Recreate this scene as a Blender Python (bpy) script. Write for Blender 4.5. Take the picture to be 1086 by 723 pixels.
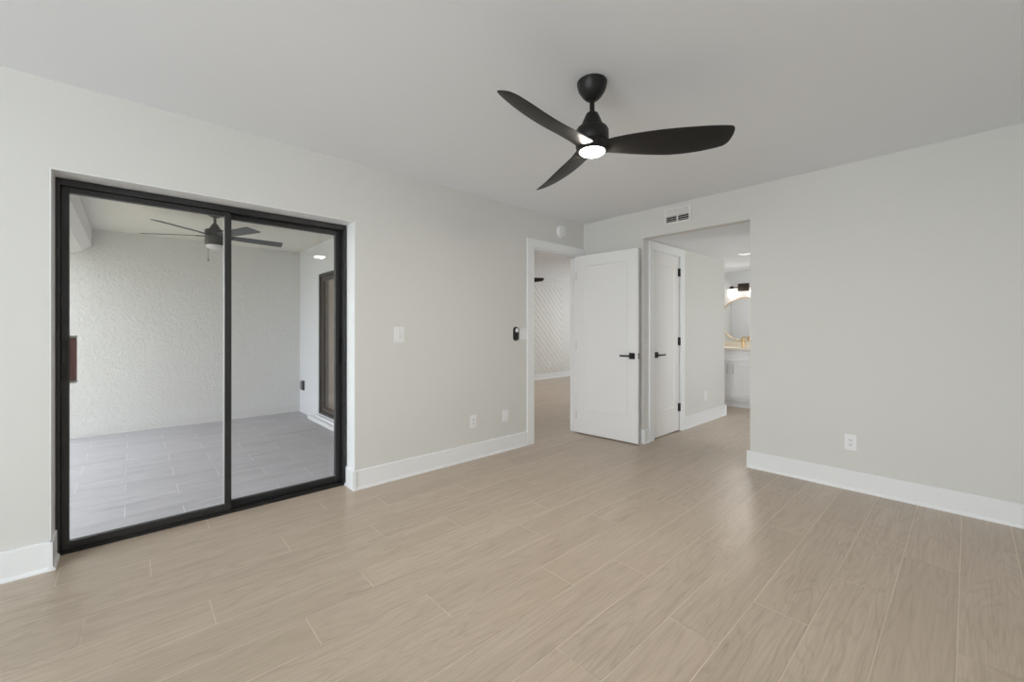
import bpy, bmesh, math, random
from math import sin, cos, pi, radians as RAD
from mathutils import Vector, Matrix

S = bpy.context.scene
for o in list(bpy.data.objects):
    bpy.data.objects.remove(o)
COL = S.collection

# ------------------------------------------------------------------ camera
cam = bpy.data.cameras.new('camera')
cam.sensor_width = 36.0
cam.lens = 36.0 * 441.84 / 1086.0
cam.shift_y = (349.44 - 361.5) / 1086.0
cam.clip_start = 0.02
camo = bpy.data.objects.new('camera', cam)
COL.objects.link(camo)
camo.location = (3.084, -3.969, 1.1946)
camo.rotation_euler = (pi / 2, 0, 0.83033)
S.camera = camo

# ------------------------------------------------------------------ world, light, exposure
EXPOSURE = 0.0
SKY = (0.94, 0.96, 1.0); SKY_STRENGTH = 3.4
FRONT_WINDOW_W = 124.0
FAR_ROOM_W = 26.0
BATH_W = 4.5
LENS_STRENGTH = 410.0
BATH_FILL_W = 18.0

W = bpy.data.worlds.new('overcast_sky'); S.world = W
W.use_nodes = True
bg = W.node_tree.nodes['Background']
bg.inputs[0].default_value = (*SKY, 1); bg.inputs[1].default_value = SKY_STRENGTH
S.view_settings.view_transform = 'Standard'
S.view_settings.look = 'None'
S.view_settings.exposure = EXPOSURE
S.view_settings.gamma = 1.0
S.view_settings.use_curve_mapping = False
S.cycles.max_bounces = 14
S.cycles.diffuse_bounces = 8
S.cycles.transparent_max_bounces = 16
S.cycles.sample_clamp_indirect = 6.0


def area(name, loc, direction, sx, sy, watts, color=(1, 1, 1)):
    l = bpy.data.lights.new(name, 'AREA'); l.shape = 'RECTANGLE'
    l.size = sx; l.size_y = sy; l.energy = watts; l.color = color
    o = bpy.data.objects.new(name, l); COL.objects.link(o)
    o.location = loc
    o.rotation_euler = Vector(direction).to_track_quat('-Z', 'Y').to_euler()
    return o


area('window_daylight', (2.65, -7.45, 1.40), (0, 1, 0), 1.8, 1.7, FRONT_WINDOW_W, (0.89, 0.95, 1.0))
area('bathroom_fill', (3.78, 1.55, 1.35), (-1, 0, 0), 1.5, 1.3, BATH_FILL_W, (1.0, 0.985, 0.955))  # added fill lamp behind an invented bathroom window, brightens the passage
area('far_room_fill', (-2.0, 5.83, 1.45), (0, -1, 0), 2.4, 1.4, FAR_ROOM_W, (1.0, 0.99, 0.97))  # added fill lamp behind an invented window, brightens the far room

# ------------------------------------------------------------------ materials


def new_mat(name):
    m = bpy.data.materials.new(name); m.use_nodes = True
    return m, m.node_tree, m.node_tree.nodes['Principled BSDF']


def nd(nt, typ, **kw):
    n = nt.nodes.new(typ)
    for k, v in kw.items():
        setattr(n, k, v)
    return n


def simple(name, rgb, rough=0.5, metal=0.0, spec=0.5, vary=0.03, scale=3.0, bump=0.0, bump_scale=150.0):
    m, nt, b = new_mat(name)
    b.inputs['Roughness'].default_value = rough
    b.inputs['Metallic'].default_value = metal
    b.inputs['Specular IOR Level'].default_value = spec
    tc = nd(nt, 'ShaderNodeTexCoord')
    nz = nd(nt, 'ShaderNodeTexNoise'); nz.inputs['Scale'].default_value = scale; nz.inputs['Detail'].default_value = 3
    nt.links.new(tc.outputs['Object'], nz.inputs['Vector'])
    mx = nd(nt, 'ShaderNodeMixRGB')
    mx.inputs[1].default_value = (*[c * (1 - vary) for c in rgb], 1)
    mx.inputs[2].default_value = (*[min(1, c * (1 + vary)) for c in rgb], 1)
    nt.links.new(nz.outputs['Fac'], mx.inputs[0])
    nt.links.new(mx.outputs[0], b.inputs['Base Color'])
    if bump > 0:
        n2 = nd(nt, 'ShaderNodeTexNoise'); n2.inputs['Scale'].default_value = bump_scale; n2.inputs['Detail'].default_value = 4
        nt.links.new(tc.outputs['Object'], n2.inputs['Vector'])
        bp = nd(nt, 'ShaderNodeBump'); bp.inputs['Strength'].default_value = bump; bp.inputs['Distance'].default_value = 0.002
        nt.links.new(n2.outputs['Fac'], bp.inputs['Height'])
        nt.links.new(bp.outputs[0], b.inputs['Normal'])
    return m


def glow(name, rgb, strength):
    m = bpy.data.materials.new(name); m.use_nodes = True
    nt = m.node_tree; nt.nodes.clear()
    e = nd(nt, 'ShaderNodeEmission'); e.inputs[0].default_value = (*rgb, 1); e.inputs[1].default_value = strength
    o = nd(nt, 'ShaderNodeOutputMaterial'); nt.links.new(e.outputs[0], o.inputs[0])
    return m


def pane(name, tint=(0.97, 0.98, 0.98), ior=1.45, rough=0.0):
    m = bpy.data.materials.new(name); m.use_nodes = True
    nt = m.node_tree; nt.nodes.clear()
    t = nd(nt, 'ShaderNodeBsdfTransparent'); t.inputs[0].default_value = (*tint, 1)
    g = nd(nt, 'ShaderNodeBsdfGlossy'); g.inputs['Roughness'].default_value = rough
    # a thin pane: both faces reflect like an air-to-glass surface
    geo = nd(nt, 'ShaderNodeNewGeometry'); f = nd(nt, 'ShaderNodeFresnel')
    mi_ = nd(nt, 'ShaderNodeMath', operation='MULTIPLY_ADD'); mi_.inputs[1].default_value = 1 / ior - ior; mi_.inputs[2].default_value = ior
    nt.links.new(geo.outputs['Backfacing'], mi_.inputs[0]); nt.links.new(mi_.outputs[0], f.inputs[0])
    mx = nd(nt, 'ShaderNodeMixShader'); o = nd(nt, 'ShaderNodeOutputMaterial')
    nt.links.new(f.outputs[0], mx.inputs[0]); nt.links.new(t.outputs[0], mx.inputs[1]); nt.links.new(g.outputs[0], mx.inputs[2])
    nt.links.new(mx.outputs[0], o.inputs[0])
    return m


M_WALL = simple('wall_paint', (0.70, 0.70, 0.682), 0.75, vary=0.008, scale=1.2, bump=0.12, bump_scale=260)
M_CEIL = simple('ceiling_paint', (0.84, 0.865, 0.91), 0.85, vary=0.006, scale=1.0, bump=0.1, bump_scale=200)
M_TRIM = simple('trim_gloss_white', (0.85, 0.865, 0.885), 0.38, vary=0.006)
M_DOOR = simple('door_satin_white', (0.84, 0.85, 0.865), 0.42, vary=0.006)
M_CLOSET = simple('closet_door_white', (0.83, 0.825, 0.82), 0.42, vary=0.006)
M_BLACK = simple('matte_black_metal', (0.012, 0.012, 0.013), 0.42, vary=0.1)
M_FAN = simple('black_fan_finish', (0.012, 0.0115, 0.011), 0.42, spec=0.35, vary=0.15, scale=8)
M_BLADE = simple('black_oak_blade', (0.014, 0.0135, 0.013), 0.5, spec=0.35, vary=0.3, scale=14)
M_FRAME = simple('dark_bronze_aluminium', (0.030, 0.030, 0.031), 0.38, metal=0.25, vary=0.12, scale=6)
M_FRAME2 = simple('aged_bronze_frame', (0.045, 0.042, 0.042), 0.45, vary=0.12, scale=6)
M_BROWN = simple('brown_door_stile', (0.06, 0.045, 0.04), 0.5, vary=0.1)
M_TRACK = simple('track_black', (0.008, 0.008, 0.008), 0.5)
M_LATCHW = simple('scratched_metal', (0.45, 0.44, 0.42), 0.4, metal=0.6)
M_REDWOOD = simple('redwood_grip', (0.22, 0.055, 0.05), 0.5, vary=0.2, scale=25)
M_PLATE = simple('white_plastic', (0.84, 0.85, 0.87), 0.32, vary=0.004)
M_PLATE_DARK = simple('outlet_slot', (0.10, 0.10, 0.105), 0.6)
M_GREYPL = simple('grey_plastic', (0.72, 0.72, 0.73), 0.4)
M_VENT = simple('vent_white_enamel', (0.80, 0.80, 0.79), 0.4, vary=0.004)
M_DUCT_SHADE = simple('duct_shade_black', (0.015, 0.015, 0.015), 0.9)
M_GLASS = pane('clear_glass')
M_GLASS2 = pane('bronze_tint_glass', (0.96, 0.90, 0.84))
M_SHADEGLASS = bpy.data.materials.new('frosted_shade_glass'); M_SHADEGLASS.use_nodes = True
_nt = M_SHADEGLASS.node_tree; _nt.nodes.clear()
_a = nd(_nt, 'ShaderNodeBsdfTranslucent'); _a.inputs[0].default_value = (0.92, 0.91, 0.89, 1)
_b = nd(_nt, 'ShaderNodeBsdfTransparent'); _m = nd(_nt, 'ShaderNodeMixShader'); _m.inputs[0].default_value = 0.45
_o = nd(_nt, 'ShaderNodeOutputMaterial')
_nt.links.new(_a.outputs[0], _m.inputs[1]); _nt.links.new(_b.outputs[0], _m.inputs[2]); _nt.links.new(_m.outputs[0], _o.inputs[0])
M_STUCCOC = simple('patio_ceiling_paint', (0.76, 0.745, 0.70), 0.9, vary=0.03, scale=4, bump=0.4, bump_scale=60)
M_BEAM = simple('patio_beam_white', (0.80, 0.80, 0.79), 0.85, vary=0.02, bump=0.2, bump_scale=90)
M_CAB = simple('cabinet_white', (0.80, 0.80, 0.81), 0.42, vary=0.006)
M_STONE = simple('cream_quartz', (0.80, 0.74, 0.63), 0.25, vary=0.05, scale=12)
M_GOLD = simple('brushed_gold', (0.60, 0.44, 0.24), 0.32, metal=0.9, vary=0.06)
M_RIM = simple('pale_gold_rim', (0.70, 0.58, 0.42), 0.4, metal=0.4, vary=0.05)
M_NICKEL = simple('brushed_nickel', (0.55, 0.53, 0.50), 0.3, metal=0.9)
M_BRONZE = simple('oil_bronze', (0.035, 0.024, 0.018), 0.4, metal=0.4)
M_MIRROR = simple('mirror_silver', (0.86, 0.87, 0.88), 0.02, metal=1.0, vary=0.0)
M_LAWN_BOUNCE = simple('lawn', (0.46, 0.43, 0.31), 0.95, vary=0.35, scale=2.0)  # tan lightened in place of sun, to bounce more light into the patio
M_CURB = simple('painted_curb', (0.74, 0.75, 0.77), 0.8, vary=0.05, scale=8, bump=0.3, bump_scale=50)
M_LENS = glow('fan_lamp_lens', (1.0, 0.91, 0.80), LENS_STRENGTH)
M_BULB = glow('bulb_light', (1.0, 0.94, 0.86), 70.0)
M_CAN = glow('downlight_lens', (1.0, 0.92, 0.80), 0.6)
M_OFFLENS = simple('frosted_lens_off', (0.75, 0.75, 0.76), 0.3)
M_ACCENT = simple('accent_board_paint', (0.74, 0.735, 0.71), 0.6, vary=0.01)
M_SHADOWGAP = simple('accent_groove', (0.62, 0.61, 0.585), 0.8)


M_BATH = simple('bathroom_paint', (0.72, 0.73, 0.745), 0.7, vary=0.01)


def stucco():
    m, nt, b = new_mat('white_skip_trowel_stucco')
    b.inputs['Roughness'].default_value = 0.9
    tc = nd(nt, 'ShaderNodeTexCoord')
    n0 = nd(nt, 'ShaderNodeTexNoise'); n0.inputs['Scale'].default_value = 5.0; n0.inputs['Detail'].default_value = 2
    ad = nd(nt, 'ShaderNodeVectorMath', operation='MULTIPLY_ADD'); ad.inputs[1].default_value = (0.14, 0.14, 0.14)
    nt.links.new(tc.outputs['Object'], n0.inputs['Vector'])
    nt.links.new(n0.outputs['Color'], ad.inputs[0]); nt.links.new(tc.outputs['Object'], ad.inputs[2])
    v = nd(nt, 'ShaderNodeTexNoise'); v.inputs['Scale'].default_value = 17.0; v.inputs['Detail'].default_value = 5; v.inputs['Roughness'].default_value = 0.6
    v.inputs['Distortion'].default_value = 1.2
    nt.links.new(ad.outputs[0], v.inputs['Vector'])
    cr = nd(nt, 'ShaderNodeValToRGB'); cr.color_ramp.elements[0].position = 0.40; cr.color_ramp.elements[1].position = 0.62
    nt.links.new(v.outputs['Fac'], cr.inputs[0])
    bp = nd(nt, 'ShaderNodeBump'); bp.inputs['Strength'].default_value = 0.42; bp.inputs['Distance'].default_value = 0.010
    nt.links.new(cr.outputs[0], bp.inputs['Height']); nt.links.new(bp.outputs[0], b.inputs['Normal'])
    mx = nd(nt, 'ShaderNodeMixRGB'); mx.inputs[1].default_value = (0.70, 0.70, 0.69, 1); mx.inputs[2].default_value = (0.76, 0.76, 0.75, 1)
    nt.links.new(v.outputs['Fac'], mx.inputs[0]); nt.links.new(mx.outputs[0], b.inputs['Base Color'])
    return m


M_STUCCO = stucco()


def planks_mat(name, light, dark, streak, rough, contrast, ring_scale=15.0, tone=0.12):
    """wood-look porcelain: UV 'grain' holds metres along / across, colour attribute 'plank' a random tone and seed"""
    m, nt, b = new_mat(name)
    L = nt.links.new
    uv = nd(nt, 'ShaderNodeUVMap'); uv.uv_map = 'grain'
    at = nd(nt, 'ShaderNodeAttribute'); at.attribute_name = 'plank'
    sp = nd(nt, 'ShaderNodeSeparateColor'); L(at.outputs['Color'], sp.inputs[0])
    sx = nd(nt, 'ShaderNodeSeparateXYZ'); L(uv.outputs[0], sx.inputs[0])
    sd = nd(nt, 'ShaderNodeMath', operation='MULTIPLY'); sd.inputs[1].default_value = 40.0; L(sp.outputs[1], sd.inputs[0])

    def coord(su, sv):
        a = nd(nt, 'ShaderNodeMath', operation='MULTIPLY'); a.inputs[1].default_value = su; L(sx.outputs[0], a.inputs[0])
        c = nd(nt, 'ShaderNodeMath', operation='MULTIPLY'); c.inputs[1].default_value = sv; L(sx.outputs[1], c.inputs[0])
        k = nd(nt, 'ShaderNodeCombineXYZ'); L(a.outputs[0], k.inputs[0]); L(c.outputs[0], k.inputs[1]); L(sd.outputs[0], k.inputs[2])
        return k.outputs[0]
    n1 = nd(nt, 'ShaderNodeTexNoise'); n1.inputs['Scale'].default_value = 1.0; n1.inputs['Detail'].default_value = 2.5; n1.inputs['Roughness'].default_value = 0.45
    L(coord(0.9, 6.0), n1.inputs['Vector'])
    r1 = nd(nt, 'ShaderNodeMath', operation='MULTIPLY'); r1.inputs[1].default_value = ring_scale * 6.28; L(n1.outputs['Fac'], r1.inputs[0])
    r2 = nd(nt, 'ShaderNodeMath', operation='SINE'); L(r1.outputs[0], r2.inputs[0])
    ramp = nd(nt, 'ShaderNodeValToRGB')
    ramp.color_ramp.elements[0].position = 0.0; ramp.color_ramp.elements[1].position = 0.34
    r3 = nd(nt, 'ShaderNodeMath', operation='MULTIPLY_ADD'); r3.inputs[1].default_value = 0.5; r3.inputs[2].default_value = 0.5; L(r2.outputs[0], r3.inputs[0])
    L(r3.outputs[0], ramp.inputs[0])
    n2 = nd(nt, 'ShaderNodeTexNoise'); n2.inputs['Scale'].default_value = 1.0; n2.inputs['Detail'].default_value = 6; n2.inputs['Roughness'].default_value = 0.62
    L(coord(5.0, 150.0), n2.inputs['Vector'])
    n3 = nd(nt, 'ShaderNodeTexNoise'); n3.inputs['Scale'].default_value = 1.0; n3.inputs['Detail'].default_value = 2
    L(coord(1.4, 9.0), n3.inputs['Vector'])
    n4 = nd(nt, 'ShaderNodeTexNoise'); n4.inputs['Scale'].default_value = 1.0; n4.inputs['Detail'].default_value = 3; n4.inputs['Distortion'].default_value = 0.4
    L(coord(2.2, 48.0), n4.inputs['Vector'])
    # grain factor: sum of zero-centred layers around 0.55
    prev = None
    for sock, amp in ((ramp.outputs[0], 0.20), (n2.outputs['Fac'], 1.25), (n4.outputs['Fac'], 0.5), (n3.outputs['Fac'], 0.55)):
        c0 = nd(nt, 'ShaderNodeMath', operation='MULTIPLY_ADD'); c0.inputs[1].default_value = amp * contrast; c0.inputs[2].default_value = -0.5 * amp * contrast; L(sock, c0.inputs[0])
        if prev is None:
            prev = c0.outputs[0]
        else:
            ad = nd(nt, 'ShaderNodeMath', operation='ADD'); L(prev, ad.inputs[0]); L(c0.outputs[0], ad.inputs[1]); prev = ad.outputs[0]
    g4 = nd(nt, 'ShaderNodeMath', operation='ADD'); g4.inputs[1].default_value = 0.52; g4.use_clamp = True; L(prev, g4.inputs[0])
    mx = nd(nt, 'ShaderNodeMixRGB'); mx.inputs[1].default_value = (*dark, 1); mx.inputs[2].default_value = (*light, 1); L(g4.outputs[0], mx.inputs[0])
    t1 = nd(nt, 'ShaderNodeMath', operation='MULTIPLY_ADD'); t1.inputs[1].default_value = tone; t1.inputs[2].default_value = 1 - tone / 2; L(sp.outputs[0], t1.inputs[0])
    cm = nd(nt, 'ShaderNodeVectorMath', operation='SCALE'); L(mx.outputs[0], cm.inputs[0]); L(t1.outputs[0], cm.inputs['Scale'])
    m2 = nd(nt, 'ShaderNodeMixRGB'); m2.inputs[2].default_value = (*streak, 1); L(cm.outputs[0], m2.inputs[1])
    s1 = nd(nt, 'ShaderNodeMath', operation='MULTIPLY'); s1.inputs[1].default_value = 0.35; L(sp.outputs[2], s1.inputs[0]); L(s1.outputs[0], m2.inputs[0])
    L(m2.outputs[0], b.inputs['Base Color'])
    b.inputs['Roughness'].default_value = rough
    bp = nd(nt, 'ShaderNodeBump'); bp.inputs['Strength'].default_value = 0.08; bp.inputs['Distance'].default_value = 0.001
    L(n2.outputs['Fac'], bp.inputs['Height']); L(bp.outputs[0], b.inputs['Normal'])
    return m


M_PLANK = planks_mat('oak_look_porcelain', (0.56, 0.477, 0.392), (0.335, 0.266, 0.198), (0.46, 0.38, 0.295), 0.33, 0.98)
M_GROUT = simple('beige_grout', (0.68, 0.60, 0.50), 0.8)
M_PTILE = planks_mat('grey_patio_tile', (0.54, 0.535, 0.57), (0.33, 0.325, 0.35), (0.46, 0.455, 0.485), 0.55, 1.1, ring_scale=3.0, tone=0.08)
M_PGROUT = simple('pale_patio_grout', (0.78, 0.77, 0.78), 0.9)

# ------------------------------------------------------------------ mesh helpers


def box(bm, x0, x1, y0, y1, z0, z1):
    v = [bm.verts.new(p) for p in ((x0, y0, z0), (x1, y0, z0), (x1, y1, z0), (x0, y1, z0), (x0, y0, z1), (x1, y0, z1), (x1, y1, z1), (x0, y1, z1))]
    for f in ((0, 3, 2, 1), (4, 5, 6, 7), (0, 1, 5, 4), (1, 2, 6, 5), (2, 3, 7, 6), (3, 0, 4, 7)):
        bm.faces.new([v[i] for i in f])


def lathe(bm, prof, n=40, cx=0, cy=0, axis='Z'):
    """profile of (r, h); closed at the axis when r == 0"""
    rings = []
    for r, h in prof:
        if r < 1e-6:
            p = {'Z': (cx, cy, h), 'Y': (cx, h, cy)}[axis]
            rings.append([bm.verts.new(p)])
        else:
            ring = []
            for i in range(n):
                a = 2 * pi * i / n
                p = {'Z': (cx + r * cos(a), cy + r * sin(a), h), 'Y': (cx + r * cos(a), h, cy + r * sin(a))}[axis]
                ring.append(bm.verts.new(p))
            rings.append(ring)
    for a, b in zip(rings, rings[1:]):
        for i in range(n):
            j = (i + 1) % n
            if len(a) == 1 and len(b) > 1:
                bm.faces.new((a[0], b[i], b[j]))
            elif len(b) == 1 and len(a) > 1:
                bm.faces.new((a[i], b[0], a[j]))
            elif len(a) > 1:
                bm.faces.new((a[i], b[i], b[j], a[j]))


def prism(bm, poly, fn0, fn1):
    a = [bm.verts.new(fn0(*p)) for p in poly]; b = [bm.verts.new(fn1(*p)) for p in poly]
    bm.faces.new(a); bm.faces.new(b[::-1])
    for i in range(len(poly)):
        j = (i + 1) % len(poly)
        bm.faces.new((a[j], a[i], b[i], b[j]))


def obj(name, bm, mat, parent=None, loc=None, bevel=0.0, smooth=False, subsurf=0, seg=2):
    bmesh.ops.recalc_face_normals(bm, faces=bm.faces[:])
    me = bpy.data.meshes.new(name); bm.to_mesh(me); bm.free()
    me.materials.append(mat)
    o = bpy.data.objects.new(name, me); COL.objects.link(o)
    if parent:
        o.parent = parent
    if loc:
        o.location = loc
    if bevel > 0:
        b = o.modifiers.new('bevel', 'BEVEL'); b.width = bevel; b.segments = seg; b.limit_method = 'ANGLE'; b.angle_limit = RAD(40)
    if subsurf:
        s = o.modifiers.new('subsurf', 'SUBSURF'); s.levels = subsurf; s.render_levels = subsurf
    if smooth:
        for p in me.polygons:
            p.use_smooth = True
        if hasattr(me, 'set_sharp_from_angle') and not subsurf:
            me.set_sharp_from_angle(angle=RAD(38))
    return o


def boxes(name, lst, mat, parent=None, bevel=0.0, loc=None):
    bm = bmesh.new()
    for b in lst:
        box(bm, *b)
    return obj(name, bm, mat, parent, loc, bevel)


def tag(o, label, cat=None, group=None, kind=None):
    o['label'] = label
    if cat:
        o['category'] = cat
    if group:
        o['group'] = group
    if kind:
        o['kind'] = kind
    return o


def thing(name, label, cat, loc=(0, 0, 0), rotz=0.0, group=None, kind=None):
    o = bpy.data.objects.new(name, None); COL.objects.link(o)
    o.empty_display_size = 0.1
    o.location = loc; o.rotation_euler = (0, 0, rotz)
    return tag(o, label, cat, group, kind)


def struct(o, label, cat):
    return tag(o, label, cat, kind='structure')


def dup(root, loc, rotz, label):
    r = root.copy(); COL.objects.link(r); r.location = loc; r.rotation_euler = (0, 0, rotz); r['label'] = label
    for ch in list(root.children):
        c = ch.copy(); COL.objects.link(c); c.parent = r
        for g in list(ch.children):
            d = g.copy(); COL.objects.link(d); d.parent = c
    return r


def wall_mesh(name, mat, axis, t0, t1, a0, a1, z0, z1, holes, label):
    """wall slab with rectangular holes (lo, hi, zlo, zhi); axis = its normal"""
    ua = sorted({a0, a1, *[h[0] for h in holes], *[h[1] for h in holes]})
    uz = sorted({z0, z1, *[h[2] for h in holes], *[h[3] for h in holes]})
    ua = [u for u in ua if a0 <= u <= a1]; uz = [u for u in uz if z0 <= u <= z1]
    solid = lambda i, k: (0 <= i < len(ua) - 1 and 0 <= k < len(uz) - 1 and not any(
        h[0] <= (ua[i] + ua[i + 1]) / 2 <= h[1] and h[2] <= (uz[k] + uz[k + 1]) / 2 <= h[3] for h in holes))
    bm = bmesh.new(); cache = {}

    def V(t, a, z):
        key = (t, a, z)
        if key not in cache:
            cache[key] = bm.verts.new((t, a, z) if axis == 'X' else (a, t, z))
        return cache[key]
    for i in range(len(ua) - 1):
        for k in range(len(uz) - 1):
            if not solid(i, k):
                continue
            A, B, c, d = ua[i], ua[i + 1], uz[k], uz[k + 1]
            bm.faces.new((V(t0, A, c), V(t0, B, c), V(t0, B, d), V(t0, A, d)))
            bm.faces.new((V(t1, A, c), V(t1, A, d), V(t1, B, d), V(t1, B, c)))
            if not solid(i - 1, k):
                bm.faces.new((V(t0, A, c), V(t0, A, d), V(t1, A, d), V(t1, A, c)))
            if not solid(i + 1, k):
                bm.faces.new((V(t0, B, c), V(t1, B, c), V(t1, B, d), V(t0, B, d)))
            if not solid(i, k - 1):
                bm.faces.new((V(t0, A, c), V(t1, A, c), V(t1, B, c), V(t0, B, c)))
            if not solid(i, k + 1):
                bm.faces.new((V(t0, A, d), V(t0, B, d), V(t1, B, d), V(t1, A, d)))
    return struct(obj(name, bm, mat), label, 'wall')


# ------------------------------------------------------------------ floors


def plank_floor(name, rects, w, length, x0, offs, z, mat, grout, gap, label, seed=3):
    rnd = random.Random(seed); tones = {}
    bm = bmesh.new()
    uvl = bm.loops.layers.uv.new('grain'); cl = bm.loops.layers.float_color.new('plank')
    for (rx0, rx1, ry0, ry1) in rects:
        vs = [bm.verts.new(p) for p in ((rx0, ry0, z - 0.0012), (rx1, ry0, z - 0.0012), (rx1, ry1, z - 0.0012), (rx0, ry1, z - 0.0012))]
        bm.faces.new(vs).material_index = 1
        for k in range(int((rx0 - x0) // w), int((rx1 - x0) // w) + 1):
            if k not in offs:
                offs[k] = rnd.random() * length
            ax, bx = x0 + k * w + gap / 2, x0 + (k + 1) * w - gap / 2
            for j in range(int((ry0 - offs[k]) // length) - 1, int((ry1 - offs[k]) // length) + 2):
                ay, by = offs[k] + j * length + gap / 2, offs[k] + (j + 1) * length - gap / 2
                X0, X1, Y0, Y1 = max(ax, rx0), min(bx, rx1), max(ay, ry0), min(by, ry1)
                if X1 - X0 < 0.002 or Y1 - Y0 < 0.002:
                    continue
                if (k, j) not in tones:
                    tones[(k, j)] = (rnd.random(), rnd.random(), rnd.random(), 1)
                f = bm.faces.new([bm.verts.new(p) for p in ((X0, Y0, z), (X1, Y0, z), (X1, Y1, z), (X0, Y1, z))])
                for lp in f.loops:
                    lp[uvl].uv = (lp.vert.co.y - ay, lp.vert.co.x - ax)
                    lp[cl] = tones[(k, j)]
    o = obj(name, bm, mat); o.data.materials.append(grout)
    return struct(o, label, 'floor')


ROOM_OFF = {-1: -3.62, 0: -3.012, 1: -2.677, 2: -2.11, 3: -2.892, 4: -2.493, 5: -3.137, 6: -2.215, 7: -1.765, 8: -1.222, 9: -2.118,
            10: -1.57, 11: -1.10, 12: -0.73, 13: -1.456, 14: -0.967, 15: -1.725, 16: -1.30, 17: -0.4, -2: -2.2, -3: -2.9}
plank_floor('floor', [(-0.30, 3.64, -7.22, 0.0), (0.0, 3.60, 0.0, 3.40), (-3.85, -0.30, -1.86, 5.6), (-0.30, 0.0, 0.0, 5.6)], 0.203, 1.221, 0.012, ROOM_OFF, 0.0,
            M_PLANK, M_GROUT, 0.0038, 'light oak-look plank tile floor with pale grout lines')
pofs = {}
for k in range(-10, 60):
    pofs[k] = -3.688 if k % 2 == 0 else -4.003
plank_floor('floor_patio', [(-4.064, -0.33, -4.80, -1.994)], 0.287, 0.615, -1.976 - 0.287 * 20, pofs, -0.10, M_PTILE, M_PGROUT, 0.0035,
            'pale grey tile floor of the patio outside the sliding door', seed=9)

# ------------------------------------------------------------------ room shell
H = 2.44
wall_mesh('wall_left', M_WALL, 'X', 0.0, -0.33, -7.34, -1.86, -0.2, H, [(-4.270, -2.735, -0.02, 2.003)], 'cream left wall around the black sliding glass door')
wall_mesh('wall_left', M_WALL, 'X', 0.0, -0.10, -1.86, 5.72, -0.02, H, [(-0.850, -0.108, -0.02, 2.058)], 'cream left wall around the open doorway by the corner')
wall_mesh('wall_back', M_WALL, 'Y', 0.0, 0.10, 0.0, 3.76, -0.02, H, [(0.785, 1.808, -0.02, 2.153)], 'cream back wall with the wide opening to the passage')
wall_mesh('wall_right', M_WALL, 'X', 3.64, 3.76, -7.34, 0.0, -0.02, H, [], 'cream right wall beside the camera')
wall_mesh('wall_front', M_WALL, 'Y', -7.22, -7.34, 0.0, 3.64, -0.02, H, [(1.75, 3.54, 0.55, 2.25)], 'cream front wall behind the camera with a wide window')
struct(boxes('ceiling', [(-0.10, 3.76, -7.34, 0.10, H, H + 0.1)], M_CEIL), 'flat white ceiling of the empty room', 'ceiling')

# windows behind the camera


def window(name, axis, t, a0, a1, z0, z1, label):
    r = thing(name, label, 'window', kind='structure')
    f = 0.05; d = 0.06

    def bx(u0, u1, v0, v1, dd=d, off=0.0):
        return (u0, u1, t - dd / 2 + off, t + dd / 2 + off, v0, v1) if axis == 'Y' else (t - dd / 2 + off, t + dd / 2 + off, u0, u1, v0, v1)
    m = (a0 + a1) / 2
    boxes('window_frame', [bx(a0, a0 + f, z0, z1), bx(a1 - f, a1, z0, z1), bx(a0 + f, a1 - f, z0, z0 + f), bx(a0 + f, a1 - f, z1 - f, z1), bx(m - .02, m + .02, z0 + f, z1 - f)], M_TRIM, r, 0.004)
    boxes('window_pane', [bx(a0 + f, m - .02, z0 + f, z1 - f, 0.006), bx(m + .02, a1 - f, z0 + f, z1 - f, 0.006)], M_GLASS, r)
    return r


window('window_1', 'Y', -7.28, 1.75, 3.54, 0.55, 2.25, 'wide white framed window in the front wall')

# baseboards: board plus a small shoe moulding at its foot


def baseboard(name, runs, label):
    """runs: (x0, y0, x1, y1, nx, ny) along the wall face with outward normal"""
    bm = bmesh.new()
    for (x0, y0, x1, y1, nx, ny) in runs:
        P = [(0.0, 0.0), (0.024, 0.0), (0.024, 0.006), (0.019, 0.016), (0.014, 0.018), (0.014, 0.139), (0.011, 0.142), (0.0, 0.142)]
        prism(bm, P, lambda d, z: (x0 + nx * d, y0 + ny * d, z), lambda d, z: (x1 + nx * d, y1 + ny * d, z))
    return struct(obj(name, bm, M_TRIM), label, 'baseboard')


baseboard('baseboard_left', [(0, -7.22, 0, -4.256, 1, 0), (-0.150, -4.270, 0.0238, -4.270, 0, 1)], 'white baseboard at the far left, left of the sliding door')
baseboard('baseboard_left', [(0, -2.7592, 0, -0.946, 1, 0), (-0.160, -2.735, 0.0238, -2.735, 0, -1)], 'white baseboard between the sliding door and the doorway')
baseboard('baseboard_back', [(1.7842, 0, 3.64, 0, 0, -1), (1.808, -0.0238, 1.808, 0.67, -1, 0)], 'white baseboard along the back wall, right of the passage opening')
baseboard('baseboard_back', [(0.0, 0, 0.8088, 0, 0, -1), (0.785, -0.0238, 0.785, 0.104, 1, 0)], 'short white baseboard piece behind the open door')
baseboard('baseboard_passage', [(0.785, 0.925, 0.785, 2.1878, 1, 0), (0.8088, 2.164, 0.2, 2.164, 0, 1)], 'white baseboard in the passage, right of the closet door')
baseboard('baseboard_right', [(3.64, -7.22, 3.64, 0, -1, 0)], 'white baseboard on the right wall beside the camera')
baseboard('baseboard_front', [(0, -7.22, 3.64, -7.22, 0, 1)], 'white baseboard on the front wall behind the camera')
baseboard('baseboard_far', [(-3.85, -1.86, -3.85, 5.6, 1, 0)], 'white baseboard under the slatted wall of the far room')

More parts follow.
